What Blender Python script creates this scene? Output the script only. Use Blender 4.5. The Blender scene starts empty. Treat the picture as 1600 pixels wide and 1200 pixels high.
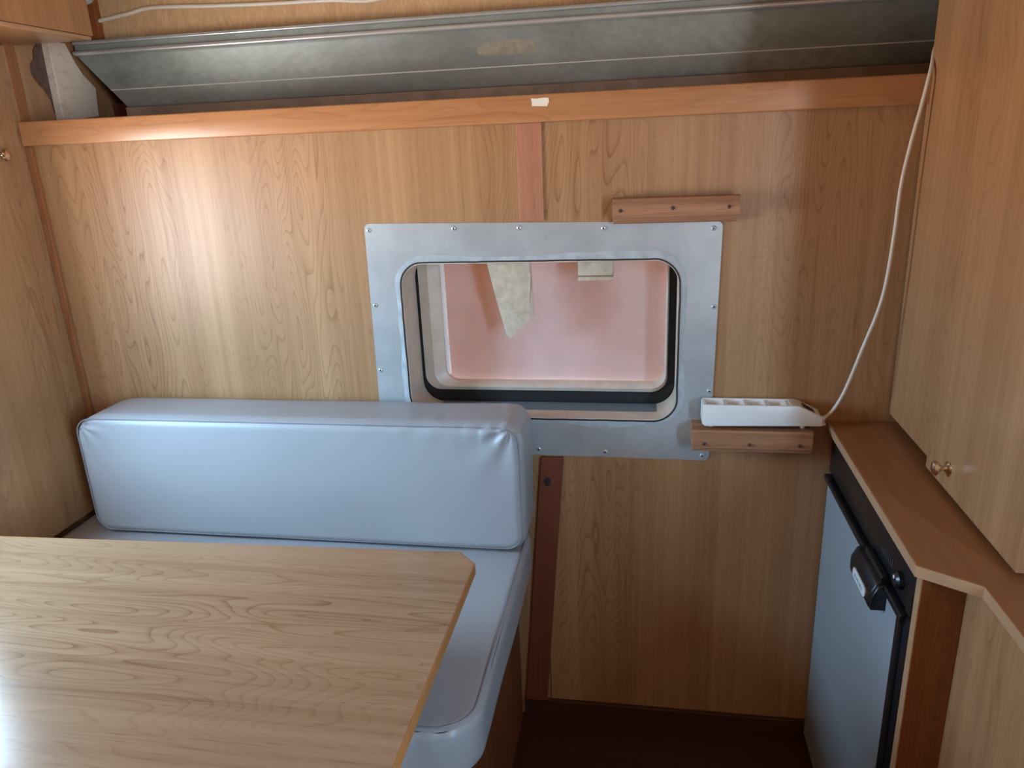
import bpy, bmesh, math, random
from mathutils import Vector, Matrix, noise

random.seed(7)
C = bpy.context.scene.collection
scn = bpy.context.scene

# ------------------------------------------------------------------ camera
cam_d = bpy.data.cameras.new('camera')
cam_d.sensor_width = 36.0
cam_d.lens = 1173.87 / 1600 * 36.0
cam_d.clip_start = 0.02
cam = bpy.data.objects.new('camera', cam_d)
C.objects.link(cam)
_r = Vector((0.98548122, 0.16462542, -0.04153594))
_u = Vector((-0.01209793, 0.31210383, 0.94997097))
_w = Vector((-0.1693529, 0.93567605, -0.30956409))
cam.matrix_world = Matrix(((_r.x, _u.x, -_w.x, 0), (_r.y, _u.y, -_w.y, 0), (_r.z, _u.z, -_w.z, 1.5), (0, 0, 0, 1)))
scn.camera = cam

# ------------------------------------------------------------------ sky and exposure
SKY = (0.41, 0.72, 1.0)
GROUND = (0.72, 0.69, 0.67)
STRENGTH = 32.0
world = bpy.data.worlds.new('world')
scn.world = world
world.use_nodes = True
nt = world.node_tree
bg = nt.nodes['Background']
tc = nt.nodes.new('ShaderNodeTexCoord')
sep = nt.nodes.new('ShaderNodeSeparateXYZ')
rmp = nt.nodes.new('ShaderNodeMapRange')
rmp.inputs[1].default_value = -0.06
rmp.inputs[2].default_value = 0.06
mx = nt.nodes.new('ShaderNodeMix')
mx.data_type = 'RGBA'
mx.inputs[6].default_value = (*GROUND, 1)
mx.inputs[7].default_value = (*SKY, 1)
nt.links.new(tc.outputs['Generated'], sep.inputs[0])
nt.links.new(sep.outputs[2], rmp.inputs[0])
nt.links.new(rmp.outputs[0], mx.inputs[0])
nt.links.new(mx.outputs[2], bg.inputs[0])
bg.inputs[1].default_value = STRENGTH
vs = scn.view_settings
vs.view_transform = 'Standard'
vs.look = 'None'
vs.gamma = 1.0
vs.use_curve_mapping = False
vs.exposure = 0.55
scn.cycles.use_denoising = True
scn.cycles.adaptive_threshold = 0.02
scn.cycles.max_bounces = 7
scn.cycles.diffuse_bounces = 4


def portal(name, loc, rot, sx, sy):
    l = bpy.data.lights.new(name, 'AREA')
    l.shape = 'RECTANGLE'
    l.size, l.size_y = sx, sy
    l.cycles.is_portal = True
    o = bpy.data.objects.new(name, l)
    C.objects.link(o)
    o.location = loc
    o.rotation_euler = rot
    o['kind'] = 'helper'


# room shell measures (metres); the photographed wall is at y = YB
XL, XR, YF, YB, ZC = -1.47, 1.12, -1.35, 1.66, 1.99
YO = 2.06                                   # outer end of the roof recess above the wall
DOOR = (-0.98, -0.40, 0.02, 1.90)           # open doorway in the right-hand wall: y0 y1 z0 z1
LWIN = (0.74, 1.22, 1.04, 1.50)             # window in the left wall: y0 y1 z0 z1
portal('door_daylight', (XR + .06, (DOOR[0] + DOOR[1]) / 2, (DOOR[2] + DOOR[3]) / 2), (math.pi / 2, 0, math.pi / 2), DOOR[1] - DOOR[0], DOOR[3] - DOOR[2])
portal('window_daylight', (XL - 0.06, (LWIN[0] + LWIN[1]) / 2, (LWIN[2] + LWIN[3]) / 2), (math.pi / 2, 0, -math.pi / 2), LWIN[1] - LWIN[0], LWIN[3] - LWIN[2])


# ------------------------------------------------------------------ materials
def srgb(r, g, b):
    f = lambda c: (c / 255 / 12.92) if c / 255 <= 0.04045 else ((c / 255 + 0.055) / 1.055) ** 2.4
    return (f(r), f(g), f(b), 1)


class N:
    def __init__(s, name):
        s.m = bpy.data.materials.new(name)
        s.m.use_nodes = True
        s.t = s.m.node_tree
        s.b = s.t.nodes['Principled BSDF']

    def n(s, typ, **kw):
        x = s.t.nodes.new(typ)
        for k, v in kw.items():
            setattr(x, k, v)
        return x

    def l(s, a, b):
        s.t.links.new(a, b)

    def noise(s, vec, scale, detail=4, rough=0.5, dist=0.0):
        x = s.n('ShaderNodeTexNoise')
        x.inputs['Scale'].default_value = scale
        x.inputs['Detail'].default_value = detail
        x.inputs['Roughness'].default_value = rough
        x.inputs['Distortion'].default_value = dist
        s.l(vec, x.inputs['Vector'])
        return x.outputs['Fac']

    def math(s, op, a, b=None, clamp=False):
        x = s.n('ShaderNodeMath', operation=op)
        x.use_clamp = clamp
        for i, v in enumerate((a, b)):
            if v is None:
                continue
            if isinstance(v, (int, float)):
                x.inputs[i].default_value = v
            else:
                s.l(v, x.inputs[i])
        return x.outputs[0]

    def mapr(s, v, a, b, c=0.0, d=1.0, smooth=False):
        x = s.n('ShaderNodeMapRange')
        if smooth:
            x.interpolation_type = 'SMOOTHSTEP'
        for i, q in enumerate((a, b, c, d)):
            x.inputs[i + 1].default_value = q
        s.l(v, x.inputs[0])
        return x.outputs[0]

    def mix(s, f, a, b, mode='MIX'):
        x = s.n('ShaderNodeMix', data_type='RGBA', blend_type=mode)
        if isinstance(f, (int, float)):
            x.inputs[0].default_value = f
        else:
            s.l(f, x.inputs[0])
        for i, v in ((6, a), (7, b)):
            if isinstance(v, tuple):
                x.inputs[i].default_value = v
            else:
                s.l(v, x.inputs[i])
        return x.outputs[2]

    def coords(s, scale=(1, 1, 1), loc=(0, 0, 0), rot=(0, 0, 0), src='Object'):
        t = s.n('ShaderNodeTexCoord')
        mp = s.n('ShaderNodeMapping')
        mp.inputs['Scale'].default_value = scale
        mp.inputs['Location'].default_value = loc
        mp.inputs['Rotation'].default_value = rot
        s.l(t.outputs[src], mp.inputs['Vector'])
        return mp.outputs['Vector']

    def bump(s, h, strength, dist=0.002):
        x = s.n('ShaderNodeBump')
        x.inputs['Strength'].default_value = strength
        x.inputs['Distance'].default_value = dist
        s.l(h, x.inputs['Height'])
        s.l(x.outputs[0], s.b.inputs['Normal'])


def plain(name, col, rough=0.5, metal=0.0, spec=0.5, var=0.06, vscale=14.0, coat=0.0):
    m = N(name)
    n = m.noise(m.coords(), vscale, 5, 0.6)
    k = m.mapr(n, 0.3, 0.7, 1 - var, 1 + var)
    mul = m.n('ShaderNodeMix', data_type='RGBA', blend_type='MULTIPLY')
    mul.inputs[0].default_value = 1
    mul.inputs[6].default_value = col
    m.l(k, mul.inputs[7])
    m.l(mul.outputs[2], m.b.inputs['Base Color'])
    m.b.inputs['Roughness'].default_value = rough
    m.b.inputs['Metallic'].default_value = metal
    m.b.inputs['Specular IOR Level'].default_value = spec
    m.b.inputs['Coat Weight'].default_value = coat
    return m.m


def wood(name, light, dark, axis='Z', rough=0.25, seed=0.0, rings=30.0, wide=11.5, line=0.58, streak=0.38, spec=0.5, knots=0.25, bump=0.06):
    """Veneer: contour lines of a noise stretched along the grain give the arched figure, plus fine streaks and pores."""
    m = N(name)
    light, dark = [tuple(k * c ** 1.05 for k, c in zip((0.745, 0.70, 0.72), q[:3])) + (1,) for q in (light, dark)]
    st = {'X': (0.15, 1, 1), 'Y': (1, 0.15, 1), 'Z': (1, 1, 0.15)}[axis]
    fine = {'X': (0.014, 1, 1), 'Y': (1, 0.014, 1), 'Z': (1, 1, 0.014)}[axis]
    loc = (seed * 3.1, seed * 1.7, seed * 2.3)
    v = m.coords(st, loc)
    vf = m.coords(fine, loc)
    base = m.noise(v, wide, 1.2, 0.45, 0.15)
    warp = m.noise(vf, 60, 3, 0.6)
    ring = m.math('ADD', m.math('MULTIPLY', base, rings), m.math('MULTIPLY', warp, 0.22))
    fr = m.math('FRACT', ring)
    saw = m.mapr(fr, 0.0, 1.0, 0, 1)
    ln = m.math('POWER', saw, 6.0)
    ln = m.math('MULTIPLY', ln, m.mapr(fr, 0.96, 1.0, 1.0, 0.0))
    zone = m.mapr(m.noise(v, 2.4, 2, 0.5), 0.40, 0.60, 0.12, 1.0, True)
    s1 = m.mapr(m.noise(vf, 55, 6, 0.65), 0.32, 0.68, 0, 1)
    s2 = m.mapr(m.noise(vf, 9, 3, 0.55), 0.3, 0.7, 0, 1, True)
    pore = m.mapr(m.noise(m.coords(tuple(x if x == 1 else 0.05 for x in fine), loc), 330, 2, 0.5), 0.60, 0.72, 0, 1)
    fac = m.math('ADD', m.math('MULTIPLY', m.math('MULTIPLY', ln, zone), line), m.math('MULTIPLY', s1, streak))
    fac = m.math('ADD', fac, m.math('MULTIPLY', s2, streak * 0.7))
    fac = m.math('ADD', fac, m.math('MULTIPLY', pore, 0.26))
    fac = m.math('MULTIPLY', fac, 1.0, True)
    col = m.mix(fac, light, dark)
    if knots:
        vk = m.coords(tuple(1 if x == 1 else 0.5 for x in st), loc)
        kn = m.mapr(m.noise(vk, 26, 1.5, 0.4), 0.765, 0.80, 0, knots)
        col = m.mix(kn, col, srgb(95, 58, 34))
    m.l(col, m.b.inputs['Base Color'])
    m.l(m.mapr(fac, 0, 1, rough * 0.92, rough * 1.15), m.b.inputs['Roughness'])
    m.b.inputs['Specular IOR Level'].default_value = spec
    m.bump(m.math('SUBTRACT', 1.0, fac), bump, 0.001)
    return m.m


M = {}
LAM_L, LAM_D = srgb(206, 167, 122), srgb(150, 104, 62)
M['panel'] = wood('oak_laminate_wall', LAM_L, LAM_D, 'Z', 0.40, 0.3, spec=0.42)
M['panel_side'] = wood('oak_laminate_side', srgb(203, 165, 120), srgb(156, 112, 70), 'Z', 0.27, 2.3)
M['cabinet'] = wood('oak_laminate_cabinet', srgb(208, 164, 118), srgb(160, 114, 74), 'Z', 0.3, 4.1, line=0.4)
M['table'] = wood('oak_laminate_table', srgb(196, 166, 132), srgb(140, 104, 72), 'X', 0.2, 6.6, line=0.75)
M['rail'] = wood('varnished_pine', srgb(214, 164, 114), srgb(178, 122, 76), 'X', 0.3, 1.1, rings=5, wide=26, line=0.4, streak=0.5, knots=0.1)
M['redwood'] = wood('reddish_softwood', srgb(208, 152, 118), srgb(166, 104, 74), 'Z', 0.5, 8.2, rings=7, wide=14, knots=0.7)
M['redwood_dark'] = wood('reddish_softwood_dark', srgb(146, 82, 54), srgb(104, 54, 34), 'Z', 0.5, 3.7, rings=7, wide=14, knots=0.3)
M['trimwood'] = wood('corner_trim_wood', srgb(178, 124, 78), srgb(138, 88, 50), 'Z', 0.4, 5.2, rings=7, wide=12)
M['block'] = wood('fir_block', srgb(224, 172, 128), srgb(132, 82, 50), 'X', 0.6, 9.4, rings=6, wide=60, line=0.7, streak=0.46, knots=0.3)
M['worktop'] = wood('orange_oak_worktop', srgb(180, 128, 84), srgb(142, 94, 58), 'Y', 0.36, 7.7, line=0.35)
M['edge'] = plain('pale_edge_band', srgb(178, 138, 104), 0.45, var=0.08, vscale=40)
M['table_edge'] = plain('orange_edge_band', srgb(172, 116, 66), 0.4, var=0.12, vscale=30)
M['brown'] = wood('brown_oak_panel', srgb(168, 106, 60), srgb(124, 72, 36), 'Z', 0.35, 3.3, line=0.45)
M['bench'] = wood('bench_brown_panel', srgb(160, 104, 62), srgb(116, 70, 38), 'Z', 0.4, 5.9)
M['floor'] = wood('brown_vinyl_floor', srgb(92, 56, 38), srgb(62, 36, 24), 'X', 0.45, 2.9)
M['cream_wall'] = wood('wall_lining_oak', srgb(132, 96, 64), srgb(96, 64, 40), 'Z', 0.3, 11.0)
M['ceil'] = plain('tan_ceiling_lining', srgb(170, 142, 110), 0.8)
M['flange'] = plain('dusty_flange', srgb(150, 132, 116), 0.6, var=0.2, vscale=20)
M['white_plastic'] = plain('white_plastic', srgb(226, 226, 224), 0.35, var=0.02)
M['white_cable'] = plain('white_cable_sheath', srgb(214, 204, 190), 0.45, var=0.04)
M['black_plastic'] = plain('black_plastic', srgb(24, 26, 30), 0.32, var=0.1)
M['black_rubber'] = plain('black_rubber', srgb(26, 23, 22), 0.55, var=0.15)
M['gold'] = plain('brass_knob', srgb(214, 202, 182), 0.18, 1.0, var=0.04)
M['steel'] = plain('bright_steel', srgb(206, 210, 212), 0.3, 0.55, var=0.05)
M['dark_hole'] = plain('dark_socket', srgb(40, 34, 30), 0.6)
M['fridge_door'] = plain('grey_fridge_door', srgb(146, 156, 164), 0.34, var=0.02, vscale=4)
M['cream_frame'] = plain('cream_window_frame', srgb(200, 186, 172), 0.4, var=0.1, vscale=22)
M['paper'] = plain('torn_paper', srgb(226, 218, 206), 0.8, var=0.05, vscale=60)
M['grey_channel'] = plain('grey_channel', srgb(128, 146, 158), 0.3, 0.3)
M['badge'] = plain('silver_badge', srgb(226, 232, 236), 0.3, 0.1, var=0.03)
M['slot'] = plain('dark_grey_slot', srgb(62, 66, 72), 0.5)
M['torn'] = plain('torn_backing', srgb(94, 72, 64), 0.9, var=0.35, vscale=60)

# stained white end plate
m = N('stained_white_plate')
n1 = m.mapr(m.noise(m.coords((1, 1, 1.6)), 26, 6, 0.65), 0.52, 0.72, 0, 0.55)
n2 = m.mapr(m.noise(m.coords(), 120, 3, 0.6), 0.66, 0.74, 0, 0.6)
c = m.mix(n1, srgb(216, 206, 192), srgb(160, 146, 132))
c = m.mix(n2, c, srgb(70, 60, 54))
m.l(c, m.b.inputs['Base Color'])
m.b.inputs['Roughness'].default_value = 0.5
M['end_plate'] = m.m

# galvanised channel
m = N('galvanised_steel')
v = m.coords((0.5, 1, 1))
a = m.mapr(m.noise(v, 9, 6, 0.6), 0.3, 0.7, 0, 1)
b = m.mapr(m.noise(v, 70, 4, 0.6), 0.35, 0.65, 0, 1)
c = m.mix(a, srgb(128, 136, 132), srgb(164, 172, 168))
c = m.mix(m.math('MULTIPLY', b, 0.25), c, srgb(96, 96, 92))
d = m.mapr(m.noise(v, 5, 5, 0.7), 0.60, 0.74, 0, 0.35)
c = m.mix(d, c, srgb(92, 84, 74))
m.l(c, m.b.inputs['Base Color'])
m.b.inputs['Metallic'].default_value = 0.2
m.l(m.mapr(a, 0, 1, 0.36, 0.48), m.b.inputs['Roughness'])
M['galv'] = m.m

# brushed aluminium window plate
m = N('brushed_aluminium')
v = m.coords((1, 1, 0.03))
a = m.noise(v, 260, 3, 0.6)
k = m.noise(m.coords(), 7, 4, 0.6)
c = m.mix(m.mapr(k, 0.35, 0.65), srgb(172, 177, 180), srgb(190, 195, 198))
sc = m.mapr(m.noise(m.coords((0.25, 1, 2.2)), 46, 3, 0.5), 0.72, 0.75, 0, 0.5)
c = m.mix(sc, c, srgb(110, 112, 116))
m.l(c, m.b.inputs['Base Color'])
m.b.inputs['Metallic'].default_value = 0.5
m.b.inputs['Roughness'].default_value = 0.42
m.bump(a, 0.03, 0.0005)
M['alu'] = m.m

# smeared white sealant
m = N('smeared_sealant')
a = m.noise(m.coords((1, 1, 1)), 22, 4, 0.6)
c = m.mix(m.mapr(a, 0.4, 0.62), srgb(178, 184, 188), srgb(156, 162, 168))
m.l(c, m.b.inputs['Base Color'])
m.b.inputs['Roughness'].default_value = 0.6
m.bump(a, 0.3, 0.002)
M['sealant'] = m.m

# vinyl upholstery
def vinyl(name, col):
    m = N(name)
    lo = m.noise(m.coords(), 4, 4, 0.5)
    c = m.mix(m.mapr(lo, 0.3, 0.7), tuple(x * 0.96 for x in col[:3]) + (1,), col)
    m.l(c, m.b.inputs['Base Color'])
    m.b.inputs['Roughness'].default_value = 0.42
    m.bump(m.noise(m.coords(), 420, 3, 0.6), 0.08, 0.0008)
    return m.m


M['vinyl'] = vinyl('pale_grey_vinyl', srgb(160, 161, 166))
M['seam'] = vinyl('pale_grey_seam', srgb(128, 128, 134))

# translucent pane, dusty inside, orange where daylight comes through
m = N('frosted_orange_acrylic')
dust = m.noise(m.coords((1, 1, 0.7)), 5, 5, 0.6)
c = m.mix(m.mapr(dust, 0.35, 0.65), srgb(152, 148, 150), srgb(168, 166, 170))
spk = m.mapr(m.noise(m.coords(), 75, 2, 0.5), 0.77, 0.79, 0, 0.6)
c = m.mix(spk, c, srgb(110, 90, 80))
m.l(c, m.b.inputs['Base Color'])
m.b.inputs['Roughness'].default_value = 0.3
tr = m.n('ShaderNodeBsdfTranslucent')
tr.inputs[0].default_value = (0.082, 0.042, 0.023, 1)
ad = m.n('ShaderNodeAddShader')
out = m.t.nodes['Material Output']
m.l(m.b.outputs[0], ad.inputs[0])
m.l(tr.outputs[0], ad.inputs[1])
m.l(ad.outputs[0], out.inputs[0])
M['pane'] = m.m

# foam strip and felt
m = N('off_white_foam')
a = m.noise(m.coords(), 40, 6, 0.7)
c = m.mix(m.mapr(a, 0.35, 0.65), srgb(200, 186, 166), srgb(174, 158, 138))
m.l(c, m.b.inputs['Base Color'])
m.b.inputs['Roughness'].default_value = 0.85
m.bump(a, 0.4, 0.003)
M['foam'] = m.m
m = N('tan_felt_board')
a = m.noise(m.coords((1, 1, 0.25)), 160, 4, 0.7)
b = m.noise(m.coords(), 10, 4, 0.6)
c = m.mix(m.mapr(a, 0.3, 0.7), srgb(204, 168, 128), srgb(176, 138, 100))
c = m.mix(m.mapr(b, 0.4, 0.7, 0, 0.3), c, srgb(170, 142, 108))
m.l(c, m.b.inputs['Base Color'])
m.b.inputs['Roughness'].default_value = 0.95
m.bump(a, 0.5, 0.003)
M['felt'] = m.m
m = N('crinkled_clear_plastic')
m.b.inputs['Base Color'].default_value = srgb(190, 192, 198)
m.b.inputs['Roughness'].default_value = 0.15
m.b.inputs['Transmission Weight'].default_value = 0.3
m.bump(m.noise(m.coords(), 160, 4, 0.6), 0.7, 0.004)
M['poly'] = m.m


# ------------------------------------------------------------------ object helpers
def empty(name, loc, label=None, cat=None, group=None, kind=None):
    o = bpy.data.objects.new(name, None)
    o.empty_display_size = 0.05
    C.objects.link(o)
    o.location = loc
    return tag(o, label, cat, group, kind)


def tag(o, label=None, cat=None, group=None, kind=None):
    for k, v in (('label', label), ('category', cat), ('group', group), ('kind', kind)):
        if v:
            o[k] = v
    return o


def wloc(o):
    v = Vector((0, 0, 0))
    while o is not None:
        v += o.location
        o = o.parent
    return v


def obj(name, bm, mat, parent=None, smooth=False, origin=None):
    """Link a bmesh given in world coordinates; its origin becomes the parent's place (or 'origin')."""
    if parent is not None:
        off = wloc(parent)
    else:
        off = Vector(origin) if origin is not None else Vector((0, 0, 0))
    bmesh.ops.translate(bm, verts=bm.verts, vec=-off)
    bmesh.ops.recalc_face_normals(bm, faces=bm.faces)
    me = bpy.data.meshes.new(name)
    bm.to_mesh(me)
    bm.free()
    me.materials.append(M[mat])
    if smooth:
        me.polygons.foreach_set('use_smooth', [True] * len(me.polygons))
        me.set_sharp_from_angle(angle=math.radians(38))
    o = bpy.data.objects.new(name, me)
    C.objects.link(o)
    if parent is not None:
        o.parent = parent
    else:
        o.location = off
    return o


def struct(name, bm, mat, parent=None, label=None, smooth=False):
    o = obj(name, bm, mat, parent, smooth)
    if parent is None:
        o['kind'] = 'structure'
    if label:
        o['label'] = label
    return o


def box(x0, x1, y0, y1, z0, z1, bev=0.0, seg=2, bm=None):
    b = bmesh.new()
    bmesh.ops.create_cube(b, size=1)
    for v in b.verts:
        v.co = Vector((x0 + (v.co.x + .5) * (x1 - x0), y0 + (v.co.y + .5) * (y1 - y0), z0 + (v.co.z + .5) * (z1 - z0)))
    if bev:
        bmesh.ops.bevel(b, geom=b.edges[:], offset=bev, segments=seg, profile=0.5, affect='EDGES')
    if bm is None:
        return b
    return join(bm, b)


def join(bm, b):
    me = bpy.data.meshes.new('tmp')
    b.to_mesh(me)
    b.free()
    bm.from_mesh(me)
    bpy.data.meshes.remove(me)
    return bm


def prism(pts, axis, a0, a1, bev=0.0, seg=2):
    """Polygon extruded along an axis. pts are (u, v): for 'x' (y,z), for 'y' (x,z), for 'z' (x,y)."""
    b = bmesh.new()
    mk = {'x': lambda u, v, a: (a, u, v), 'y': lambda u, v, a: (u, a, v), 'z': lambda u, v, a: (u, v, a)}[axis]
    lo = [b.verts.new(mk(u, v, a0)) for u, v in pts]
    hi = [b.verts.new(mk(u, v, a1)) for u, v in pts]
    n = len(pts)
    b.faces.new(lo[::-1])
    b.faces.new(hi)
    for i in range(n):
        b.faces.new((lo[i], lo[(i + 1) % n], hi[(i + 1) % n], hi[i]))
    bmesh.ops.recalc_face_normals(b, faces=b.faces)
    if bev:
        bmesh.ops.bevel(b, geom=b.edges[:], offset=bev, segments=seg, profile=0.5, affect='EDGES')
    return b


def catmull(pts, n=8):
    P = [Vector(p) for p in pts]
    P = [2 * P[0] - P[1]] + P + [2 * P[-1] - P[-2]]
    out = []
    for i in range(1, len(P) - 2):
        for k in range(n):
            t = k / n
            a, b, c, d = P[i - 1], P[i], P[i + 1], P[i + 2]
            out.append(0.5 * (2 * b + (c - a) * t + (2 * a - 5 * b + 4 * c - d) * t * t + (3 * b - a - 3 * c + d) * t ** 3))
    out.append(P[-2])
    return out


def tube(pts, r, seg=10, closed=False):
    b = bmesh.new()
    rings = []
    n = len(pts)
    pts = [Vector(p) for p in pts]
    up = None
    for i, p in enumerate(pts):
        if closed:
            t = pts[(i + 1) % n] - pts[i - 1]
        else:
            t = pts[min(i + 1, n - 1)] - pts[max(i - 1, 0)]
        t.normalize()
        if up is None:
            up = t.orthogonal().normalized()
        up = (up - t * up.dot(t)).normalized()
        s = t.cross(up)
        rings.append([b.verts.new(p + r * (math.cos(q) * up + math.sin(q) * s)) for q in [2 * math.pi * j / seg for j in range(seg)]])
    m = n if closed else n - 1
    for i in range(m):
        A, B = rings[i], rings[(i + 1) % n]
        sh = 0
        if closed and i == n - 1:
            sh = min(range(seg), key=lambda k: (A[0].co - B[k].co).length)
        for j in range(seg):
            b.faces.new((A[j], A[(j + 1) % seg], B[(j + 1 + sh) % seg], B[(j + sh) % seg]))
    if not closed:
        b.faces.new(rings[0][::-1])
        b.faces.new(rings[-1])
    return b


def lathe(profile, origin, axis, seg=20):
    """profile (radius, distance along axis)."""
    b = bmesh.new()
    ax = Vector(axis).normalized()
    u = ax.orthogonal().normalized()
    v = ax.cross(u)
    o = Vector(origin)
    rings = []
    for r, h in profile:
        if r < 1e-6:
            rings.append([b.verts.new(o + ax * h)])
        else:
            rings.append([b.verts.new(o + ax * h + r * (math.cos(q) * u + math.sin(q) * v)) for q in [2 * math.pi * j / seg for j in range(seg)]])
    for A, B in zip(rings, rings[1:]):
        for j in range(seg):
            k = (j + 1) % seg
            if len(A) == 1 and len(B) == 1:
                continue
            if len(A) == 1:
                b.faces.new((A[0], B[j], B[k]))
            elif len(B) == 1:
                b.faces.new((A[j], A[k], B[0]))
            else:
                b.faces.new((A[j], A[k], B[k], B[j]))
    if len(rings[0]) > 1:
        b.faces.new(rings[0])
    if len(rings[-1]) > 1:
        b.faces.new(rings[-1])
    return b


def rrect(x0, x1, z0, z1, r, n=8):
    """rounded rectangle outline (u, v), counter-clockwise; r may be a 4-tuple for corners (x0z0, x1z0, x1z1, x0z1)."""
    R = r if isinstance(r, tuple) else (r,) * 4
    out = []
    for (cx, cz, q0), rr in zip(((x0, z0, 180), (x1, z0, 270), (x1, z1, 0), (x0, z1, 90)), R):
        sx = 1 if cx == x0 else -1
        sz = 1 if cz == z0 else -1
        for k in range(n + 1):
            a = math.radians(q0 + 90 * k / n)
            out.append((cx + sx * rr + rr * math.cos(a), cz + sz * rr + rr * math.sin(a)))
    return out


def loft(loops, closed_ends=False, ring=False):
    """loops: lists of 3D points with equal counts."""
    b = bmesh.new()
    V = [[b.verts.new(p) for p in L] for L in loops]
    n = len(V[0])
    pairs = list(zip(V, V[1:])) + ([(V[-1], V[0])] if ring else [])
    for A, B in pairs:
        for j in range(n):
            k = (j + 1) % n
            b.faces.new((A[j], A[k], B[k], B[j]))
    if closed_ends:
        b.faces.new(V[0][::-1])
        b.faces.new(V[-1])
    return b


def screw(parent, x, y, z, r=0.0052, axis=(0, -1, 0), mat='steel', name='screw'):
    b = lathe([(r, 0), (r, 0.0008), (r * 0.8, 0.0022), (r * 0.35, 0.003), (0, 0.003)], (x, y, z), axis, 12)
    s = obj(name, b, mat, parent, True)
    ax = Vector(axis)
    p = Vector((x, y, z)) + ax * 0.0026
    if abs(ax.y) > 0.5:
        b = box(p.x - r * .42, p.x + r * .42, p.y - 0.0012, p.y, p.z - r * .13, p.z + r * .13)
        box(p.x - r * .13, p.x + r * .13, p.y - 0.0012, p.y, p.z - r * .42, p.z + r * .42, bm=b)
        obj('cross_slot', b, 'dark_hole', s)
    return s


def cushion(x0, x1, y0, y1, z0, z1, thin, R, r, nu=70, nv=40, wr=None):
    """Upholstered slab: outline rounded with radius R in the plane across 'thin', rim rounded with r. wr(co, nrm) -> displacement."""
    lo, hi = Vector((x0, y0, z0)), Vector((x1, y1, z1))
    cen, half = (lo + hi) / 2, (hi - lo) / 2
    ti = 'xyz'.index(thin)
    ui, vi = [i for i in range(3) if i != ti]

    def spread(n, h):
        e = min(0.30, 2.2 * max(R, r) / h)
        out = []
        for i in range(n + 1):
            t = -1 + 2 * i / n
            s = abs(t)
            if s > 0.5:
                q = 1 - e * (1 - s) / 0.5
            else:
                q = s / 0.5 * (1 - e)
            out.append(math.copysign(q, t) * h)
        return out

    gu, gv, gt = spread(nu, half[ui]), spread(nv, half[vi]), spread(12, half[ti])
    b = bmesh.new()
    cache = {}

    def vert(u, v, t):
        key = (round(u, 6), round(v, 6), round(t, 6))
        if key in cache:
            return cache[key]
        hu, hv, ht = half[ui], half[vi], half[ti]
        cu, cv = max(-(hu - R), min(hu - R, u)), max(-(hv - R), min(hv - R, v))
        du, dv = u - cu, v - cv
        nn = math.hypot(du, dv)
        if nn > 1e-9:
            k = max(abs(du), abs(dv)) / nn
            du, dv = du * k, dv * k
        rho = math.hypot(du, dv)
        s = R - rho if nn > 1e-9 else R + 1
        tt = t
        if s < r and abs(abs(t) - ht) < 1e-7:
            tt = math.copysign(ht - (r - math.sqrt(max(0, r * r - (r - s) ** 2))), t)
        d = ht - abs(t)
        if s < 1e-6 and d < r:
            shrink = r - math.sqrt(max(0, r * r - (r - d) ** 2))
            k = (rho - shrink) / rho
            du, dv = du * k, dv * k
        co = [0, 0, 0]
        co[ui], co[vi], co[ti] = cu + du, cv + dv, tt
        p = cen + Vector(co)
        cache[key] = b.verts.new(p)
        return cache[key]

    hu, hv, ht = half[ui], half[vi], half[ti]
    for sgn in (-1, 1):
        for i in range(nu):
            for j in range(nv):
                b.faces.new([vert(gu[a], gv[c], sgn * ht) for a, c in ((i, j), (i + 1, j), (i + 1, j + 1), (i, j + 1))])
        for i in range(nu):
            for k in range(12):
                b.faces.new([vert(gu[a], sgn * hv, gt[c]) for a, c in ((i, k), (i + 1, k), (i + 1, k + 1), (i, k + 1))])
        for j in range(nv):
            for k in range(12):
                b.faces.new([vert(sgn * hu, gv[a], gt[c]) for a, c in ((j, k), (j + 1, k), (j + 1, k + 1), (j, k + 1))])
    bmesh.ops.recalc_face_normals(b, faces=b.faces)
    b.normal_update()
    if wr:
        mv = [(v, wr(v.co, v.normal)) for v in b.verts]
        for v, d in mv:
            v.co += d
    return b


def knob(parent, x, y, z, sx, r=0.0135):
    """Small turned knob pointing along x."""
    b = lathe([(r * 0.95, 0), (r * 0.9, 0.0025), (r * 0.5, 0.005), (r * 0.36, 0.010), (r * 0.45, 0.0145), (r * 0.85, 0.0175),
               (r * 0.98, 0.0215), (r * 0.8, 0.0258), (r * 0.4, 0.028), (0, 0.0285)], (x, y, z), (sx, 0, 0), 24)
    return obj('knob', b, 'gold', parent, True)


# ================================================================== ROOM SHELL
struct('floor', box(XL - .05, XR + .05, YF - .05, YB + .14, -0.05, 0.0), 'floor')
struct('ceiling', box(XL - .05, XR + .05, YF - .05, YO + .1, ZC, ZC + .04), 'ceil')

# photographed wall with the hole for the window
HX0, HX1, HZ0, HZ1 = -0.556, 0.085, 0.861, 1.245
WT = 0.115


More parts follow.
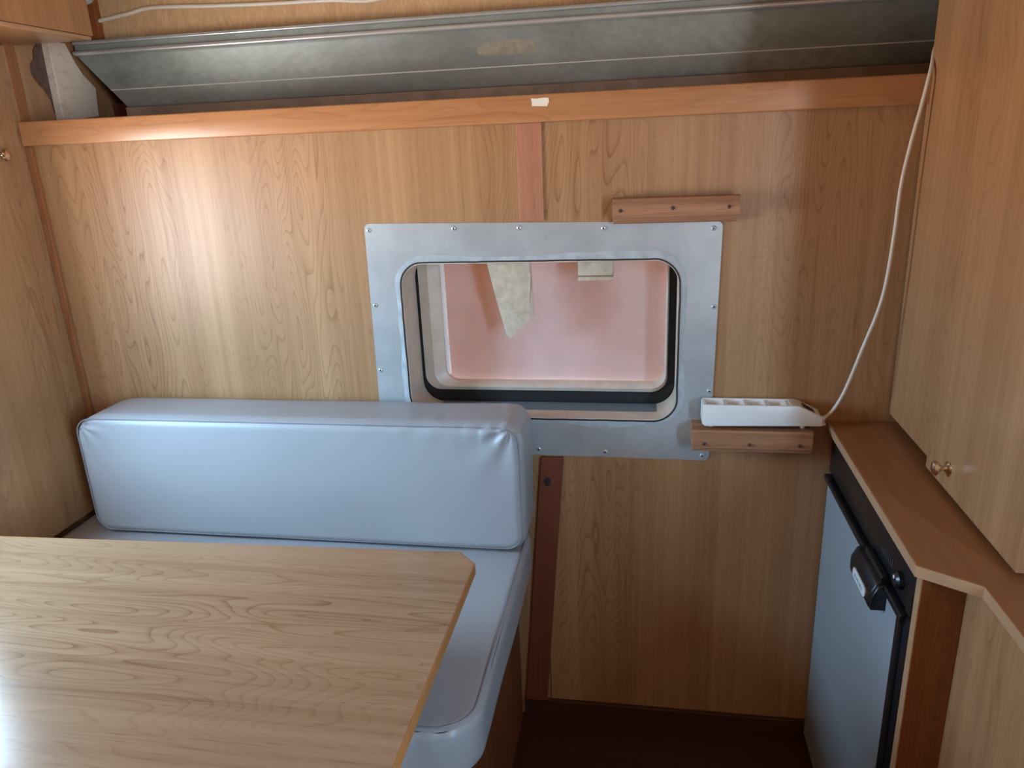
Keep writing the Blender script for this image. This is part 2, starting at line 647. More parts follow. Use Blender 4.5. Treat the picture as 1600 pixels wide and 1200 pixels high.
def wall_with_hole(axis, at0, at1, u0, u1, v0, v1, h):
    """slab between at0 and at1 on an axis with a rectangular hole h=(u0,u1,v0,v1)."""
    b = bmesh.new()
    mk = (lambda a, u, v: (u, a, v)) if axis == 'y' else (lambda a, u, v: (a, u, v))
    O = [(u0, v0), (u1, v0), (u1, v1), (u0, v1)]
    I = [(h[0], h[2]), (h[1], h[2]), (h[1], h[3]), (h[0], h[3])]
    VO = [[b.verts.new(mk(a, u, v)) for u, v in O] for a in (at0, at1)]
    VI = [[b.verts.new(mk(a, u, v)) for u, v in I] for a in (at0, at1)]
    for j in range(4):
        k = (j + 1) % 4
        b.faces.new((VO[0][j], VO[0][k], VI[0][k], VI[0][j]))
        b.faces.new((VO[1][j], VO[1][k], VI[1][k], VI[1][j]))
        b.faces.new((VO[0][j], VO[0][k], VO[1][k], VO[1][j]))
        b.faces.new((VI[0][j], VI[0][k], VI[1][k], VI[1][j]))
    return b


struct('wall_back', wall_with_hole('y', YB, YB + WT, XL - .05, XR + .05, -0.02, 1.585, (HX0, HX1, HZ0, HZ1)), 'panel')
wl = struct('wall_left', wall_with_hole('x', XL - .05, XL, YF - .05, YO + .1, -0.02, ZC + .01, LWIN), 'panel_side')
struct('wall_right', wall_with_hole('x', XR, XR + .05, YF - .05, YO + .1, -0.02, ZC + .01, DOOR), 'cream_wall')
struct('wall_front', box(XL - .05, XR + .05, YF - .05, YF, -0.02, ZC + .01), 'cream_wall')

# recess above the wall: ledge, lip board, felt board
struct('trim_ledge', box(XL, XR, YB + WT - .02, YO, 1.545, 1.585), 'redwood', label='dark ledge board on top of the wall')
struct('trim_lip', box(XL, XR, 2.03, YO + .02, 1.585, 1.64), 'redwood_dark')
struct('ceiling_felt', box(-1.40, XR, 1.935, 1.955, 1.765, ZC), 'felt', label='tan felt board above the metal channel')
struct('trim_post', box(XL, -1.385, 1.915, 1.945, 1.765, ZC, 0.003), 'brown')
struct('wall_recess', box(XL - .05, XR + .05, YO + .02, YO + .05, 1.5, ZC), 'brown')

# wall rail, strips, baseboard
struct('trim_rail', prism(rrect(YB - .018, YB, 1.531, 1.586, 0.003, 3), 'x', -1.442, 0.56), 'rail', smooth=True, label='orange varnished pine rail along the top of the wall')
struct('trim_strip_upper', box(-0.268, -0.213, YB - .004, YB, 1.328, 1.531, 0.001), 'redwood', label='knotty reddish wood strip between rail and window')
tl = struct('trim_strip_lower', prism([(-0.298, 0.05), (-0.240, 0.05), (-0.181, 0.769), (-0.235, 0.769)], 'y', YB - .012, YB, 0.0015), 'redwood_dark', label='slanting dark reddish board below the window')
kb = lathe([(0.0, -0.0002), (0.0085, 0), (0.0085, 0.0006), (0.006, 0.0012), (0, 0.0009)], (-0.2215, YB - .012, 0.706), (0, -1, 0), 18)
for v in kb.verts:
    v.co.z = 0.706 + (v.co.z - 0.706) * 1.35
obj('knot', kb, 'dark_hole', tl, True)
struct('trim_corner', box(-1.4465, -1.428, YB - .012, YB, 0.5, 1.531, 0.003), 'trimwood')
struct('trim_corner_upper', box(XL, -1.4465, YB - .002, YB + .03, 1.53, 1.76, 0.001), 'trimwood')
struct('baseboard_back', box(-0.30, 0.44, YB - .012, YB, 0.0, 0.056, 0.002), 'floor')
struct('trim_panel_joint', box(-0.2305, -0.2285, YB - .0012, YB, 0.056, 0.3), 'dark_hole')

# door frame and side window frame (both out of view, where the daylight comes in)
dr = empty('door_1', (XR, (DOOR[0] + DOOR[1]) / 2, 0), kind='structure', label='open entrance doorway')
for (a, b_, c_, d_) in ((DOOR[0] - .04, DOOR[0], 0, DOOR[3] + .04), (DOOR[1], DOOR[1] + .04, 0, DOOR[3] + .04), (DOOR[0], DOOR[1], DOOR[3], DOOR[3] + .04)):
    obj('door_frame', box(XR - .015, XR + .055, a, b_, c_, d_, 0.003), 'white_plastic', dr)
w2 = empty('window_2', (XL, (LWIN[0] + LWIN[1]) / 2, LWIN[2]), kind='structure', label='side window above the table')
y0, y1, z0, z1 = LWIN
for (a, b_, c_, d_) in ((y0 - .03, y0 + .01, z0 - .03, z1 + .03), (y1 - .01, y1 + .03, z0 - .03, z1 + .03), (y0, y1, z1 - .01, z1 + .03), (y0, y1, z0 - .03, z0 + .01)):
    obj('window_frame', box(XL - .055, XL + .012, a, b_, c_, d_, 0.003), 'cream_frame', w2)

# torn patch of the side lining beside the end plate
pt = [(1.790, 1.772), (1.772, 1.755), (1.768, 1.735), (1.753, 1.72), (1.751, 1.70), (1.757, 1.69), (1.768, 1.675), (1.780, 1.668), (1.79, 1.65),
      (1.797, 1.64), (1.80, 1.61), (1.815, 1.61), (1.83, 1.70), (1.82, 1.772)]
obj('torn_patch', prism(pt, 'x', XL - .002, XL + .003), 'torn', wl)
obj('seam_groove', box(XL - .001, XL + .0015, 1.690, 1.693, 1.53, 1.76), 'dark_hole', wl)

# ================================================================== METAL CHANNEL
gb = empty('roof_channel', (-0.45, 1.96, 1.60), 'galvanised steel roof channel running above the wooden rail', 'metal channel')


def cutx(z):
    """the channel's far end is cut on the slant"""
    return -1.452 + 0.10 * max(0.0, min(1.0, (1.755 - z) / 0.135))


def sheet(pts, x0, x1, th=0.0016):
    """Folded sheet: profile (y, z) extruded along x with thickness."""
    b = bmesh.new()
    n = len(pts)
    P = [Vector((0, y, z)) for y, z in pts]
    nrm = []
    for i in range(n):
        t = (P[min(i + 1, n - 1)] - P[max(i - 1, 0)]).normalized()
        nrm.append(Vector((0, -t.z, t.y)))
    prof = P + [P[i] - nrm[i] * th for i in range(n - 1, -1, -1)]
    lo = [b.verts.new((cutx(p.z), p.y, p.z)) for p in prof]
    hi = [b.verts.new((x1, p.y, p.z)) for p in prof]
    m_ = len(prof)
    for i in range(m_):
        b.faces.new((lo[i], lo[(i + 1) % m_], hi[(i + 1) % m_], hi[i]))
    return b


CX0, CX1 = -1.452, 0.80
obj('lower_web', sheet([(1.934, 1.6235), (1.932, 1.6275), (1.922, 1.666)], CX0, CX1), 'galv', gb)
obj('upper_web', sheet([(1.922, 1.6675), (1.9205, 1.6675), (1.899, 1.746), (1.897, 1.750)], CX0, CX1), 'galv', gb)
obj('crease', tube([(cutx(1.6665), 1.9205, 1.6665), (CX1, 1.9205, 1.6665)], 0.0014, 8), 'white_plastic', gb, True)  # bright line along the steel fold, put in as a white tube
bead = [(1.897, 1.750)] + [(1.893 + 0.006 * math.cos(math.radians(a)), 1.7555 + 0.006 * math.sin(math.radians(a))) for a in range(-60, -271, -30)]
obj('bead', sheet(bead, CX0, CX1), 'steel', gb, True)
obj('groove', sheet([(1.893, 1.7615), (1.900, 1.7625), (1.901, 1.776), (1.895, 1.777)], CX0, CX1), 'galv', gb, True)
obj('top_bead', tube([(CX0, 1.895, 1.7795), (CX1, 1.895, 1.7795)], 0.0032, 10), 'steel', gb, True)
obj('top_flange', box(CX0, CX1, 1.893, 1.934, 1.781, 1.7845), 'galv', gb)
obj('lower_flange', box(-1.36, CX1, 1.930, 1.936, 1.594, 1.6225, 0.001), 'flange', gb)
screw(gb, 0.075, 1.930, 1.610, 0.004)
# worn sticker residue on the channel: a thin film
rs = bmesh.new()
A, B = Vector((0, 1.9205, 1.6675)), Vector((0, 1.899, 1.746))
nn = Vector((0, -(B - A).normalized().z, (B - A).normalized().y)) * -1
nn = Vector((0, -0.9645, -0.264)).normalized()
ol = []
for i in range(36):
    a = 2 * math.pi * i / 36
    rr = 1 + 0.16 * noise.noise(Vector((math.cos(a) * 2, math.sin(a) * 2, 3.3)))
    ol.append((-0.325 + 0.075 * rr * math.copysign(abs(math.cos(a)) ** 0.6, math.cos(a)), 0.5 + 0.2 * rr * math.copysign(abs(math.sin(a)) ** 0.7, math.sin(a))))
vs_ = []
for q in (0.0004, 0.0009):
    vs_.append([rs.verts.new(A.lerp(B, t) + nn * q + Vector((x, 0, 0))) for x, t in ol])
rs.faces.new(vs_[0])
rs.faces.new(vs_[1])
for i in range(36):
    rs.faces.new((vs_[0][i], vs_[0][(i + 1) % 36], vs_[1][(i + 1) % 36], vs_[1][i]))
M['residue'] = plain('sticker_residue', srgb(150, 146, 130), 0.7, var=0.2, vscale=70)
obj('sticker_residue', rs, 'residue', gb)

ep = obj('end_plate', prism([(1.803, 1.778), (1.862, 1.778), (1.885, 1.735), (1.905, 1.708), (1.945, 1.676), (1.935, 1.604), (1.800, 1.590)], 'x', -1.469, -1.447, 0.002), 'end_plate', origin=(-1.455, 1.87, 1.59))
tag(ep, 'stained off-white end plate at the end of the metal channel', 'end plate')

wire = obj('thin_white_wire', tube(catmull([(-1.395, 1.926, 1.832), (-1.30, 1.928, 1.845), (-1.229, 1.929, 1.854), (-1.054, 1.930, 1.847), (-0.90, 1.930, 1.842), (-0.784, 1.929, 1.840), (-0.74, 1.929, 1.838), (-0.69, 1.929, 1.833), (-0.655, 1.929, 1.832),
                                            (-0.60, 1.930, 1.837), (-0.45, 1.930, 1.842), (-0.2, 1.930, 1.85), (0.3, 1.930, 1.85)], 6), 0.0048, 8), 'white_cable', None, True, origin=(-0.6, 1.93, 1.83))
tag(wire, 'thin white wire running along the tan felt board', 'wire')
pb = bmesh.new()
bmesh.ops.create_icosphere(pb, subdivisions=4, radius=1)
for v in pb.verts:
    k = 1 + 0.28 * noise.noise(v.co * 2.2) + 0.14 * noise.noise(v.co * 6)
    v.co = Vector((-1.388 + v.co.x * .034 * k, 1.888 + v.co.y * .02 * k, 1.898 + v.co.z * .034 * k))
tag(obj('plastic_wrap', pb, 'poly', None, True, origin=(-1.385, 1.888, 1.865)), 'crumpled clear plastic wrap at the end of the thin wire', 'plastic wrap')

# ================================================================== WINDOW IN THE PHOTOGRAPHED WALL
w1 = empty('window_1', (-0.235, YB, 0.77), kind='structure', label='small caravan window with riveted aluminium surround')
# aluminium plate with rounded opening
PT = 0.0022
op = rrect(HX0 + .004, HX1 - .004, HZ0 + .004, HZ1 - .004, 0.055, 10)


def ring_match(n):
    """outer outline of the plate sampled along the directions of the opening points"""
    return n


pl_out = []
PO = [(-0.634, 0.774), (0.157, 0.770), (0.166, 1.318), (-0.626, 1.331)]


def plate_outer():
    out = []
    per = 11
    rr = 0.014
    for ci, (cx, cz) in enumerate(PO):
        p = Vector((cx, cz))
        a = (Vector(PO[ci - 1]) - p).normalized()
        b = (Vector(PO[(ci + 1) % 4]) - p).normalized()
        for k in range(per):
            t = k / (per - 1)
            out.append(tuple((p + a * rr) * (1 - t) ** 2 + p * 2 * t * (1 - t) + (p + b * rr) * t * t))
    return out


po = plate_outer()
L = lambda o, y: [(u, y, v) for u, v in o]
obj('surround_plate', loft([L(op, YB), L(po, YB), L(po, YB - PT), L(op, YB - PT)], ring=True), 'alu', w1)
for x, z in ((-0.616, 1.316), (-0.417, 1.316), (-0.269, 1.314), (-0.084, 1.309), (0.147, 1.304), (-0.618, 1.142), (-0.621, 0.983), (-0.622, 0.80), (0.154, 1.135), (0.152, 0.941),
             (0.142, 0.782), (-0.082, 0.785), (-0.241, 0.787), (-0.43, 0.788)):
    screw(w1, x, YB - PT, z, 0.0056)
# smeared sealant band round the opening
sb_in, sb_out = [], []
for i, (u, v) in enumerate(op):
    a, b = Vector(op[i - 1]), Vector(op[(i + 1) % len(op)])
    t = (b - a).normalized()
    n = Vector((t.y, -t.x))
    wv = 0.012 + 0.009 * noise.noise(Vector((u * 14, v * 14, 1.0)))
    sb_in.append((u - n.x * .0015, v - n.y * .0015))
    sb_out.append((u + n.x * wv, v + n.y * wv))


def densify(o, k=10):
    r = []
    for i in range(len(o)):
        a, b = Vector(o[i]), Vector(o[(i + 1) % len(o)])
        s = k if (b - a).length > 0.05 else 1
        for j in range(s):
            r.append(tuple(a.lerp(b, j / s)))
    return r


opd = densify(op, 26)
sb_in, sb_out, sb_mid = [], [], []
for i, (u, v) in enumerate(opd):
    a, b = Vector(opd[i - 2]), Vector(opd[(i + 2) % len(opd)])
    t = (b - a).normalized()
    n = Vector((t.y, -t.x))
    wv = 0.014 + 0.011 * noise.noise(Vector((u * 11, v * 11, 1.0))) + 0.0015 * noise.noise(Vector((u * 60, v * 60, 2.0)))
    wv = max(0.004, wv)
    sb_in.append((u - n.x * .001, v - n.y * .001))
    sb_mid.append((u + n.x * wv * .5, v + n.y * wv * .5))
    sb_out.append((u + n.x * wv, v + n.y * wv))
obj('sealant', loft([L(sb_in, YB - PT - .0002), L(sb_in, YB - PT - .0016), L(sb_mid, YB - PT - .0013), L(sb_out, YB - PT - .0002)]), 'sealant', w1, True)
# thin black line of mastic where liner and plate meet
bl = []
for i, (u, v) in enumerate(opd):
    k = 0.0012 * noise.noise(Vector((u * 30, v * 30, 5)))
    bl.append((u + k, YB - PT - 0.0008, v + k))
obj('mastic_line', tube(bl, 0.0021, 6, True), 'black_rubber', w1, True)


def inset(o, d):
    r = []
    for i in range(len(o)):
        a, b = Vector(o[i - 1]), Vector(o[(i + 1) % len(o)])
        t = (b - a).normalized()
        r.append((o[i][0] - t.y * d, o[i][1] + t.x * d))
    return r


inn = inset(opd, 0.004)
obj('reveal_liner', loft([L(opd, YB - PT), L(opd, YB + .048), L(inn, YB + .048), L(inn, YB - PT)], ring=True), 'cream_frame', w1, True)
out2 = [(max(HX0, min(HX1, u)), max(HZ0, min(HZ1, v))) for u, v in inset(opd, -0.003)]
inn2 = inset(opd, 0.001)
obj('deep_liner', loft([L(out2, YB + .048), L(out2, YB + .112), L(inn2, YB + .112), L(inn2, YB + .048)], ring=True), 'cream_frame', w1, True)
obj('sill_channel', box(-0.50, 0.05, YB + .050, YB + .110, HZ0 + .0035, HZ0 + .0065), 'grey_channel', w1)
# outer gasket and frame
YG = YB + WT
fr_o = densify(rrect(-0.5435, 0.062, 0.898, 1.252, 0.040, 10), 26)
fr_i = densify(rrect(-0.492, 0.056, 0.918, 1.248, 0.034, 10), 26)
gs_o = densify(rrect(HX0 - .03, HX1 + .03, HZ0 - .03, HZ1 + .03, 0.05, 10), 26)
obj('gasket', loft([L(gs_o, YG + .001), L(fr_o, YG + .001), L(fr_o, YG + .02), L(gs_o, YG + .02)], ring=True), 'black_rubber', w1, True)
obj('gasket_lip', tube([(u, YG + .001, v) for u, v in fr_o], 0.004, 8, True), 'black_rubber', w1, True)
fm = [((a[0] + b[0]) / 2, (a[1] + b[1]) / 2) for a, b in zip(fr_o, fr_i)]
obj('outer_frame', loft([L(fr_o, YG + .012), L(fr_o, YG - .004), L(fm, YG - .010), L(fr_i, YG + .004), L(fr_i, YG + .022), L(fr_o, YG + .022)], ring=True), 'cream_frame', w1, True)
obj('light_slit_strip', tube([(-0.4905, YG + .022, 0.932), (-0.4905, YG + .022, 1.24)], 0.008, 12), 'white_plastic', w1, True)  # white strip standing in for a slit of outside light beside the pane
obj('pane', box(-0.53, 0.075, YG + .030, YG + .034, 0.890, 1.262), 'pane', w1)

# hanging foam strip and the small padded tab
fs = bmesh.new()
op_ = [(-0.356, 1.252), (-0.253, 1.252), (-0.2500, 1.17), (-0.2500, 1.108), (-0.262, 1.092), (-0.307, 1.050), (-0.316, 1.058), (-0.330, 1.12), (-0.345, 1.19)]
lv = []
for q in (0, 0.006):
    lv.append([fs.verts.new((u, YB + .030 + q + 0.012 * math.sin((1.252 - v) * 9) + 0.02 * (u + 0.3), v)) for u, v in op_])
fs.faces.new(lv[0])
fs.faces.new(lv[1][::-1])
for i in range(len(op_)):
    k = (i + 1) % len(op_)
    fs.faces.new((lv[0][i], lv[0][k], lv[1][k], lv[1][i]))
bmesh.ops.triangulate(fs, faces=[f for f in fs.faces if len(f.verts) > 4])
bmesh.ops.subdivide_edges(fs, edges=fs.edges[:], cuts=2, use_grid_fill=True)
for v in fs.verts:
    v.co.y += 0.004 * noise.noise(v.co * 25)
tag(obj('foam_strip', fs, 'foam', None, True, origin=(-0.30, YB + .03, 1.05)), 'pointed off-white foam strip hanging down inside the window', 'foam strip')
ft = empty('padded_tab', (-0.105, YB + .04, 1.19), 'small off-white padded tab stuck at the top of the window', 'tab')
obj('pad', box(-0.144, -0.064, YB + .034, YB + .046, 1.199, 1.250, 0.003), 'foam', ft, True)
obj('hem', prism(rrect(YB + .030, YB + .046, 1.187, 1.198, 0.004, 4), 'x', -0.1435, -0.0645), 'foam', ft, True)

# ================================================================== BENCH AND CUSHIONS
bn = empty('bench', (-0.87, 1.31, 0.0), 'brown wooden bench box under the grey seat cushion', 'bench')
obj('side_panel', box(-0.325, -0.307, 0.985, 1.645, 0.0, 0.47, 0.001), 'bench', bn)
obj('front_panel', box(-1.465, -0.326, 0.985, 1.003, 0.0, 0.47, 0.001), 'bench', bn)
obj('seat_board', box(-1.465, -0.305, 0.985, 1.645, 0.471, 0.486, 0.001), 'bench', bn)

RND = lambda p, s, o: noise.noise(Vector((p.x * s + o, p.y * s, p.z * s)))


def wr_back(p, n):
    d = Vector((0, 0, 0))
    # soft pillow of the front face
    if n.y < -0.5:
        d.y -= 0.010 * max(0, 1 - ((p.x + .8) / .56) ** 4) * max(0, 1 - ((p.z - .755) / .17) ** 2)
    # puckers along the top front edge towards the open end
    e = math.exp(-((p.z - 0.895) / 0.03) ** 2) * (1 if p.y < 1.56 else 0.35)
    g = max(0, min(1, (p.x + 0.75) / 0.35))
    d += n * 0.0022 * e * g * math.sin(p.x * 150 + 14 * RND(p, 9, 1))
    # diagonal folds running down from the top corner
    cx, cz = -0.278, 0.905
    vx, vz = p.x - cx, p.z - cz
    rr = math.hypot(vx, vz)
    if n.y < -0.3 and rr < 0.28:
        ang = math.atan2(-vz, -vx)
        d.y -= 0.0036 * math.exp(-(rr / 0.11) ** 2) * math.sin(ang * 8 + 0.6) * min(1, rr / 0.02)
    # pull at the far corner
    cx = -1.33
    rr = math.hypot(p.x - cx, p.z - 0.90)
    if n.y < -0.3 and rr < 0.16:
        d.y -= 0.003 * math.exp(-(rr / 0.06) ** 2) * math.sin(math.atan2(p.z - .90, p.x - cx) * 10)
    d += n * 0.0016 * RND(p, 7, 4)
    # slack top far corner
    k = math.exp(-((p.x + 1.345) / .05) ** 2 - ((p.z - .91) / .05) ** 2)
    d.z -= 0.014 * k
    return d


bc = empty('back_cushion', (-0.80, 1.57, 0.597), 'long pale grey vinyl back cushion leaning against the wall', 'cushion')
obj('cover', cushion(-1.350, -0.252, 1.488, 1.645, 0.6005, 0.914, 'y', 0.045, 0.024, 120, 50, wr_back), 'vinyl', bc, True)
sm = densify(rrect(-1.343, -0.262, 0.609, 0.905, 0.04, 8), 40)
sp = [(u, 1.4908, v) for u, v in sm]
obj('seam', tube(sp, 0.0016, 6, True), 'seam', bc, True)


def wr_seat(p, n):
    d = n * 0.0022 * RND(p, 6, 9)
    if n.z > 0.5:
        k = max(0, 1 - ((p.x + .85) / .58) ** 4) * max(0, 1 - ((p.y - 1.3) / .36) ** 4)
        d.z += 0.004 * k
    if p.y < 0.985:
        d += n * 0.0012 * math.sin(p.x * 130 + 5 * RND(p, 8, 2)) * math.exp(-((p.z - .58) / .02) ** 2)
    return d


sc_ = empty('seat_cushion', (-0.85, 1.29, 0.487), 'pale grey vinyl seat cushion lying on the bench behind the table', 'cushion')
obj('cover', cushion(-1.440, -0.256, 0.935, 1.650, 0.4895, 0.5955, 'z', 0.075, 0.02, 110, 60, wr_seat), 'vinyl', sc_, True)
sm = densify(rrect(-1.428, -0.268, 0.948, 1.64, 0.066, 8), 30)
obj('seam', tube([(u, v, 0.5945) for u, v in sm], 0.0018, 6, True), 'seam', sc_, True)

# ================================================================== TABLE
tb = empty('dinette_table', (-0.85, 0.70, 0.0), 'oak laminate dinette table with a clipped corner over the bench', 'table')
TZ = 0.80
tpts = [(-1.462, 0.22), (-0.286, 0.22), (-0.283, 1.117), (-0.317, 1.152), (-1.239, 1.123), (-1.462, 1.116)]
obj('table_top', prism(tpts, 'z', TZ - .020, TZ, 0.0008, 1), 'table', tb)
ins = [(-1.460, 0.218), (-0.2845, 0.218), (-0.2815, 1.1175), (-0.3165, 1.1538), (-1.239, 1.1248), (-1.460, 1.118)]
eb = bmesh.new()
for (a, b_) in ((0, 1), (1, 2), (2, 3), (3, 4), (4, 5)):
    pa, pb_ = ins[a], ins[b_]
    qa, qb = tpts[a], tpts[b_]
    join(eb, prism([qa, pa, pb_, qb], 'z', TZ - .0202, TZ - .0006))
obj('edge_band', eb, 'table_edge', tb)
obj('leg', lathe([(0.030, 0.0), (0.030, TZ - .05), (0.05, TZ - .03), (0.05, TZ - .0205)], (-0.62, 0.55, 0), (0, 0, 1), 20), 'steel', tb, True)
obj('leg_foot', lathe([(0.14, 0.0), (0.14, 0.012), (0.04, 0.03), (0.031, 0.05)], (-0.62, 0.55, 0), (0, 0, 1), 28), 'black_plastic', tb, True)
obj('wall_bracket', box(XL + .001, XL + .03, 0.3, 1.05, TZ - .06, TZ - .0205, 0.002), 'bench', tb)

# ================================================================== LEFT-HAND CUPBOARDS
wd = empty('wardrobe', (-1.458, 1.44, 0.60), 'tall oak laminate wardrobe door with brass knob at the cushion end', 'wardrobe')
dd = obj('door', box(-1.4685, -1.4465, 1.315, 1.6585, 0.60, 1.752, 0.0012), 'panel_side', wd)
knob(dd, -1.4465, 1.568, 1.513, 1)
oc = empty('overhead_cabinet', (-1.36, 1.2, 1.757), 'oak laminate overhead cabinet hanging above the wardrobe', 'cabinet')
obj('carcass', box(-1.468, -1.268, 0.4, 1.705, 1.757, ZC - .003, 0.001), 'cabinet', oc)
obj('door', box(-1.2675, -1.252, 1.0, 1.709, 1.765, ZC - .01, 0.0012), 'cabinet', oc)
obj('edge_strip', box(-1.2675, -1.256, 0.4, 1.707, 1.757, 1.7645, 0.0012), 'edge', oc)

# ================================================================== RIGHT: TALL CABINET, WORKTOP, REFRIGERATOR
wc = empty('wall_cabinet', (0.83, 1.36, 0.885), 'tall oak laminate cabinet with brass knob above the worktop', 'cabinet')
obj('carcass', box(0.5435, 1.115, 1.036, 1.655, 0.898, ZC - .003, 0.001), 'cabinet', wc)
wdr = obj('door', box(0.527, 0.543, 1.032, 1.397, 0.885, ZC - .02, 0.0012), 'cabinet', wc)
knob(wdr, 0.527, 1.296, 0.927, -1)
obj('stile', box(0.536, 0.543, 1.3975, 1.655, 0.896, ZC - .02, 0.0006), 'cabinet', wc)

wt = empty('worktop', (0.75, 1.3, 0.855), 'orange oak worktop with angled front corner over the fridge', 'worktop')
wpts = [(0.411, 1.655), (0.406, 1.056), (0.480, 1.008), (0.492, -0.1), (1.115, -0.1), (1.115, 1.655)]
obj('board', prism(wpts, 'z', 0.857, 0.875, 0.0008, 1), 'worktop', wt)
eb = bmesh.new()
eo = [(0.4095, 1.655), (0.4045, 1.0552), (0.4789, 1.0069), (0.4905, -0.1)]
for i in range(3):
    join(eb, prism([wpts[i], eo[i], eo[i + 1], wpts[i + 1]], 'z', 0.8568, 0.8746))
obj('edge_band', eb, 'edge', wt)

bcab = empty('base_cabinet', (0.8, 1.0, 0.0), 'oak laminate base cabinet in front of the fridge side', 'cabinet')
obj('side_panel', box(0.421, 1.10, 1.0665, 1.0845, 0.0, 0.8565, 0.0006), 'brown', bcab)
obj('edge_strip', box(0.4195, 0.4212, 1.0663, 1.0847, 0.0, 0.8565), 'edge', bcab)
obj('front_panel', box(0.484, 0.502, -0.09, 1.066, 0.0, 0.8565, 0.0008), 'cabinet', bcab)

fg = empty('refrigerator', (0.7, 1.37, 0.0), 'grey and black built-in refrigerator below the worktop', 'refrigerator')
FX = 0.424
obj('body', box(FX + .045, 0.98, 1.09, 1.650, 0.012, 0.838, 0.003), 'black_plastic', fg)
cp = obj('control_panel', box(FX - .002, FX + .044, 1.090, 1.652, 0.756, 0.838, 0.004), 'black_plastic', fg, True)
dor = obj('door', box(FX - .002, FX + .044, 1.092, 1.652, 0.018, 0.749, 0.005), 'black_plastic', fg, True)
obj('door_panel', box(FX - .0045, FX - .001, 1.140, 1.640, 0.030, 0.734, 0.0012), 'fridge_door', dor)
obj('door_trim', prism(rrect(FX - .011, FX + .01, 0.735, 0.749, 0.004, 4), 'y', 1.112, 1.650), 'black_plastic', dor, True)
obj('edge_trim', prism(rrect(FX - .008, FX + .01, 1.118, 1.1385, 0.004, 4), 'z', 0.02, 0.734), 'black_plastic', dor, True)
# handle: bracket with an opening, badge on its lip
hb = bmesh.new()
hy0, hy1 = 1.205, 1.325
join(hb, prism([(FX - .004, .752), (FX - .020, .748), (FX - .030, .726), (FX - .030, .700), (FX - .023, .697), (FX - .022, .722), (FX - .014, .738), (FX - .004, .742)], 'y', hy0, hy1, 0.001, 1))
join(hb, prism([(FX - .003, .750), (FX - .020, .746), (FX - .029, .726), (FX - .029, .700), (FX - .003, .700)], 'y', hy1 - .0005, hy1 + .009, 0.001, 1))
join(hb, prism([(FX - .003, .750), (FX - .020, .746), (FX - .029, .726), (FX - .029, .700), (FX - .003, .700)], 'y', hy0 - .009, hy0 + .0005, 0.001, 1))
hn = obj('handle', hb, 'black_plastic', dor, True)
bd = prism(rrect(1.226, 1.304, 0.7025, 0.7225, 0.0095, 8), 'x', FX - .0318, FX - .0295)
bdg = obj('badge', bd, 'badge', hn, True)
bdg['label'] = 'oval silver badge'
mk_ = bmesh.new()
for i in range(6):
    yy = 1.243 + i * 0.0085
    join(mk_, box(FX - .0323, FX - .0317, yy, yy + .0022 + .002 * (i % 2), 0.7085, 0.7145))
obj('badge_print', mk_, 'grey_channel', hn)
obj('latch_bar', prism(rrect(FX - .016, FX - .003, 0.753, 0.765, 0.003, 3), 'y', 1.198, 1.300), 'black_plastic', cp, True)
ck = obj('control_knob', lathe([(0.015, 0), (0.0145, 0.008), (0.010, 0.012), (0, 0.012)], (FX - .002, 1.148, 0.792), (-1, 0, 0), 24), 'black_plastic', cp, True)
obj('knob_mark', lathe([(0.0035, 0), (0.0035, 0.0012), (0, 0.0016)], (FX - .0138, 1.150, 0.797), (-1, 0, 0), 12), 'badge', ck)
for i in range(7):
    obj('vent_slot', box(FX - .0032, FX - .0018, 1.196 + i * .0085, 1.199 + i * .0085, 0.785, 0.800), 'slot', cp)
obj('corner_clip', box(FX - .003, FX, 1.095, 1.118, 0.757, 0.80, 0.001), 'black_plastic', cp)

# ================================================================== BLOCKS, POWER STRIP, CABLE
b1 = empty('wooden_block', (0.065, YB, 1.318), 'stepped fir wood block screwed on above the window', 'wood block', 'fir blocks screwed to the wall')
obj('front_batten', prism(rrect(YB - .048, YB - .024, 1.333, 1.374, 0.002, 3), 'x', -0.0635, 0.193), 'block', b1, True)
obj('back_batten', box(-0.063, 0.190, YB - .0238, YB - .0024, 1.3195, 1.372, 0.0012), 'block', b1)
for x in (-0.047, 0.060, 0.172):
    screw(b1, x, YB - .048, 1.349 if x < 0 else 1.352, 0.0042, mat='torn')
b2 = empty('wooden_block', (0.245, YB, 0.81), 'thick fir wood block under the white power strip', 'wood block', 'fir blocks screwed to the wall')
obj('front_batten', prism([(YB - .070, 0.829), (YB - .070, 0.869), (YB - .068, 0.871), (YB - .0024, 0.871), (YB - .0024, 0.829)], 'x', 0.113, 0.369, 0.0012), 'block', b2)
obj('back_batten', box(0.115, 0.368, YB - .062, YB - .0024, 0.819, 0.8286, 0.001), 'block', b2)
for x in (0.139, 0.236, 0.341):
    screw(b2, x, YB - .070, 0.840, 0.0042, mat='torn')

ps = empty('power_strip', (0.255, 1.63, 0.872), 'white four-way power strip lying on the lower wood block', 'power strip')
pz0, pz1 = 0.8785, 0.9285
py0, py1 = 1.598, 1.648
bd = bmesh.new()
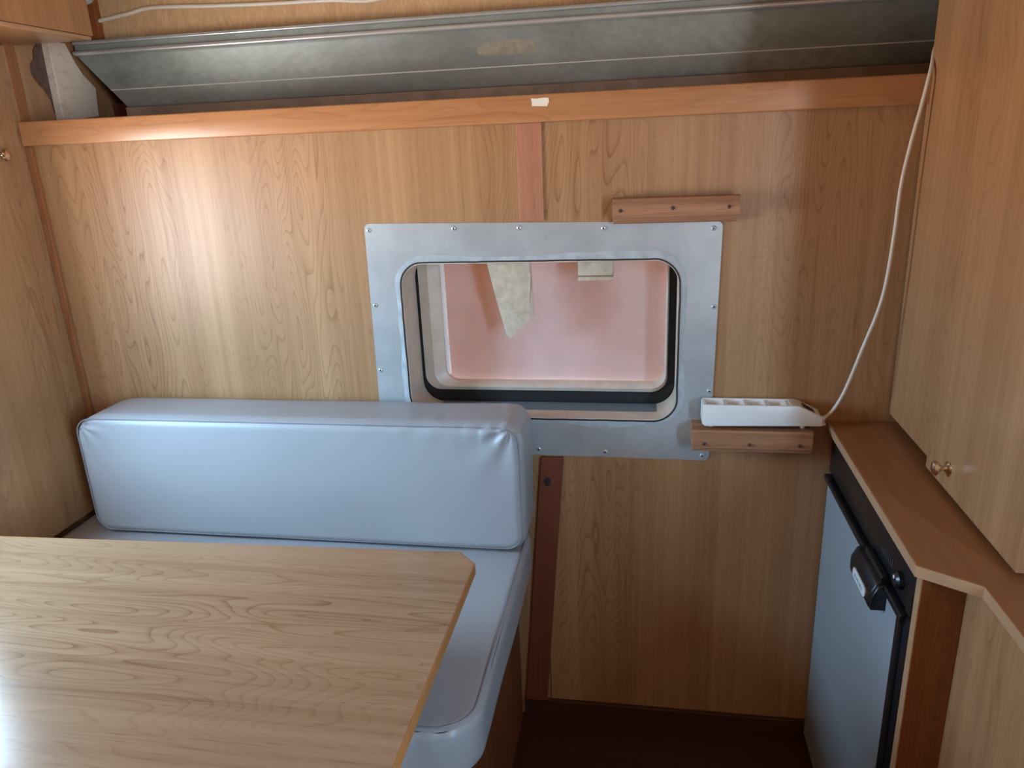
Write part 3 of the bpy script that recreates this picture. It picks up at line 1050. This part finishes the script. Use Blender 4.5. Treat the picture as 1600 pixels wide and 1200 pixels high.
# side walls follow the tapered nose
side = [(0.134, pz0 + .006), (0.140, pz0), (0.386, pz0 + .005), (0.386, pz0 + .026), (0.345, pz1 - .004), (0.334, pz1), (0.138, pz1), (0.134, pz1 - .004)]
join(bd, prism(side, 'y', py0, py0 + .005, 0.0012, 2))
join(bd, prism(side, 'y', py1 - .005, py1, 0.0012, 2))
join(bd, box(0.1345, 0.142, py0 + .003, py1 - .003, pz0 + .003, pz1 - .001, 0.001))
join(bd, prism([(0.136, pz0 + .002), (0.385, pz0 + .006), (0.385, pz0 + .024), (0.345, pz1 - .007), (0.334, pz1 - .016), (0.136, pz1 - .016)], 'y', py0 + .004, py1 - .004))
join(bd, prism([(0.320, pz1 - .017), (0.320, pz1 - .0005), (0.334, pz1 - .0005), (0.384, pz0 + .0255), (0.384, pz0 + .01)], 'y', py0 + .003, py1 - .003))
obj('housing', bd, 'white_plastic', ps, True)
for i in range(4):
    xs = 0.158 + i * 0.044
    obj('socket', prism([(xs, pz1 - .017), (xs + .022, pz1 - .0015), (xs + .030, pz1 - .0015), (xs + .030, pz1 - .017)], 'y', py0 + .004, py1 - .004), 'white_plastic', ps)
    obj('socket_hole', lathe([(0.003, 0), (0.003, 0.001), (0, 0.001)], (xs - .006, 1.623, pz1 - .016), (0, 0, 1), 10), 'dark_hole', ps)
obj('switch', prism([(0.347, pz1 - .0045), (0.3475, pz1 - .003), (0.372, pz1 - .0185), (0.371, pz1 - .020)], 'y', py0 + .014, py1 - .014), 'dark_hole', ps)
obj('strain_relief', lathe([(0.007, 0), (0.0065, 0.008), (0.005, 0.011)], (0.3845, 1.623, pz0 + .013), (1, 0, 0.1), 14), 'white_plastic', ps, True)
obj('hanging_tab', box(0.384, 0.394, 1.605, 1.617, pz0 + .004, pz0 + .010, 0.001), 'white_plastic', ps)
for x in (0.155, 0.35):
    for y in (1.620, 1.640):
        obj('foot', lathe([(0.005, 0), (0.005, 0.0085)], (x, y, 0.8712), (0, 0, 1), 12), 'white_plastic', ps)
cb = obj('power_cable', tube(catmull([(0.393, 1.623, 0.892), (0.412, 1.621, 0.915), (0.432, 1.620, 0.962), (0.459, 1.62, 1.058), (0.479, 1.62, 1.13), (0.489, 1.62, 1.193), (0.494, 1.62, 1.29), (0.496, 1.62, 1.382), (0.505, 1.62, 1.46), (0.516, 1.62, 1.528),
                                      (0.5275, 1.628, 1.592), (0.556, 1.70, 1.640), (0.61, 1.77, 1.67), (0.67, 1.82, 1.69)], 8), 0.0039, 10), 'white_cable', None, True, origin=(0.393, 1.623, 0.892))
tag(cb, 'white cable rising from the power strip along the tall cabinet', 'cable')

# ================================================================== SCRAP OF PAPER ON THE RAIL
pp = bmesh.new()
pol = [(-0.230, 1.5635), (-0.212, 1.5625), (-0.198, 1.5615), (-0.196, 1.566), (-0.1935, 1.570), (-0.195, 1.578), (-0.205, 1.5785), (-0.22, 1.5775), (-0.2315, 1.5785), (-0.2295, 1.570)]
tag(obj('paper_scrap', prism(pol, 'y', YB - .0192, YB - .0182), 'paper', None, origin=(-0.21, YB - .0187, 1.5615)), 'torn scrap of white paper stuck on the orange rail', 'paper scrap')
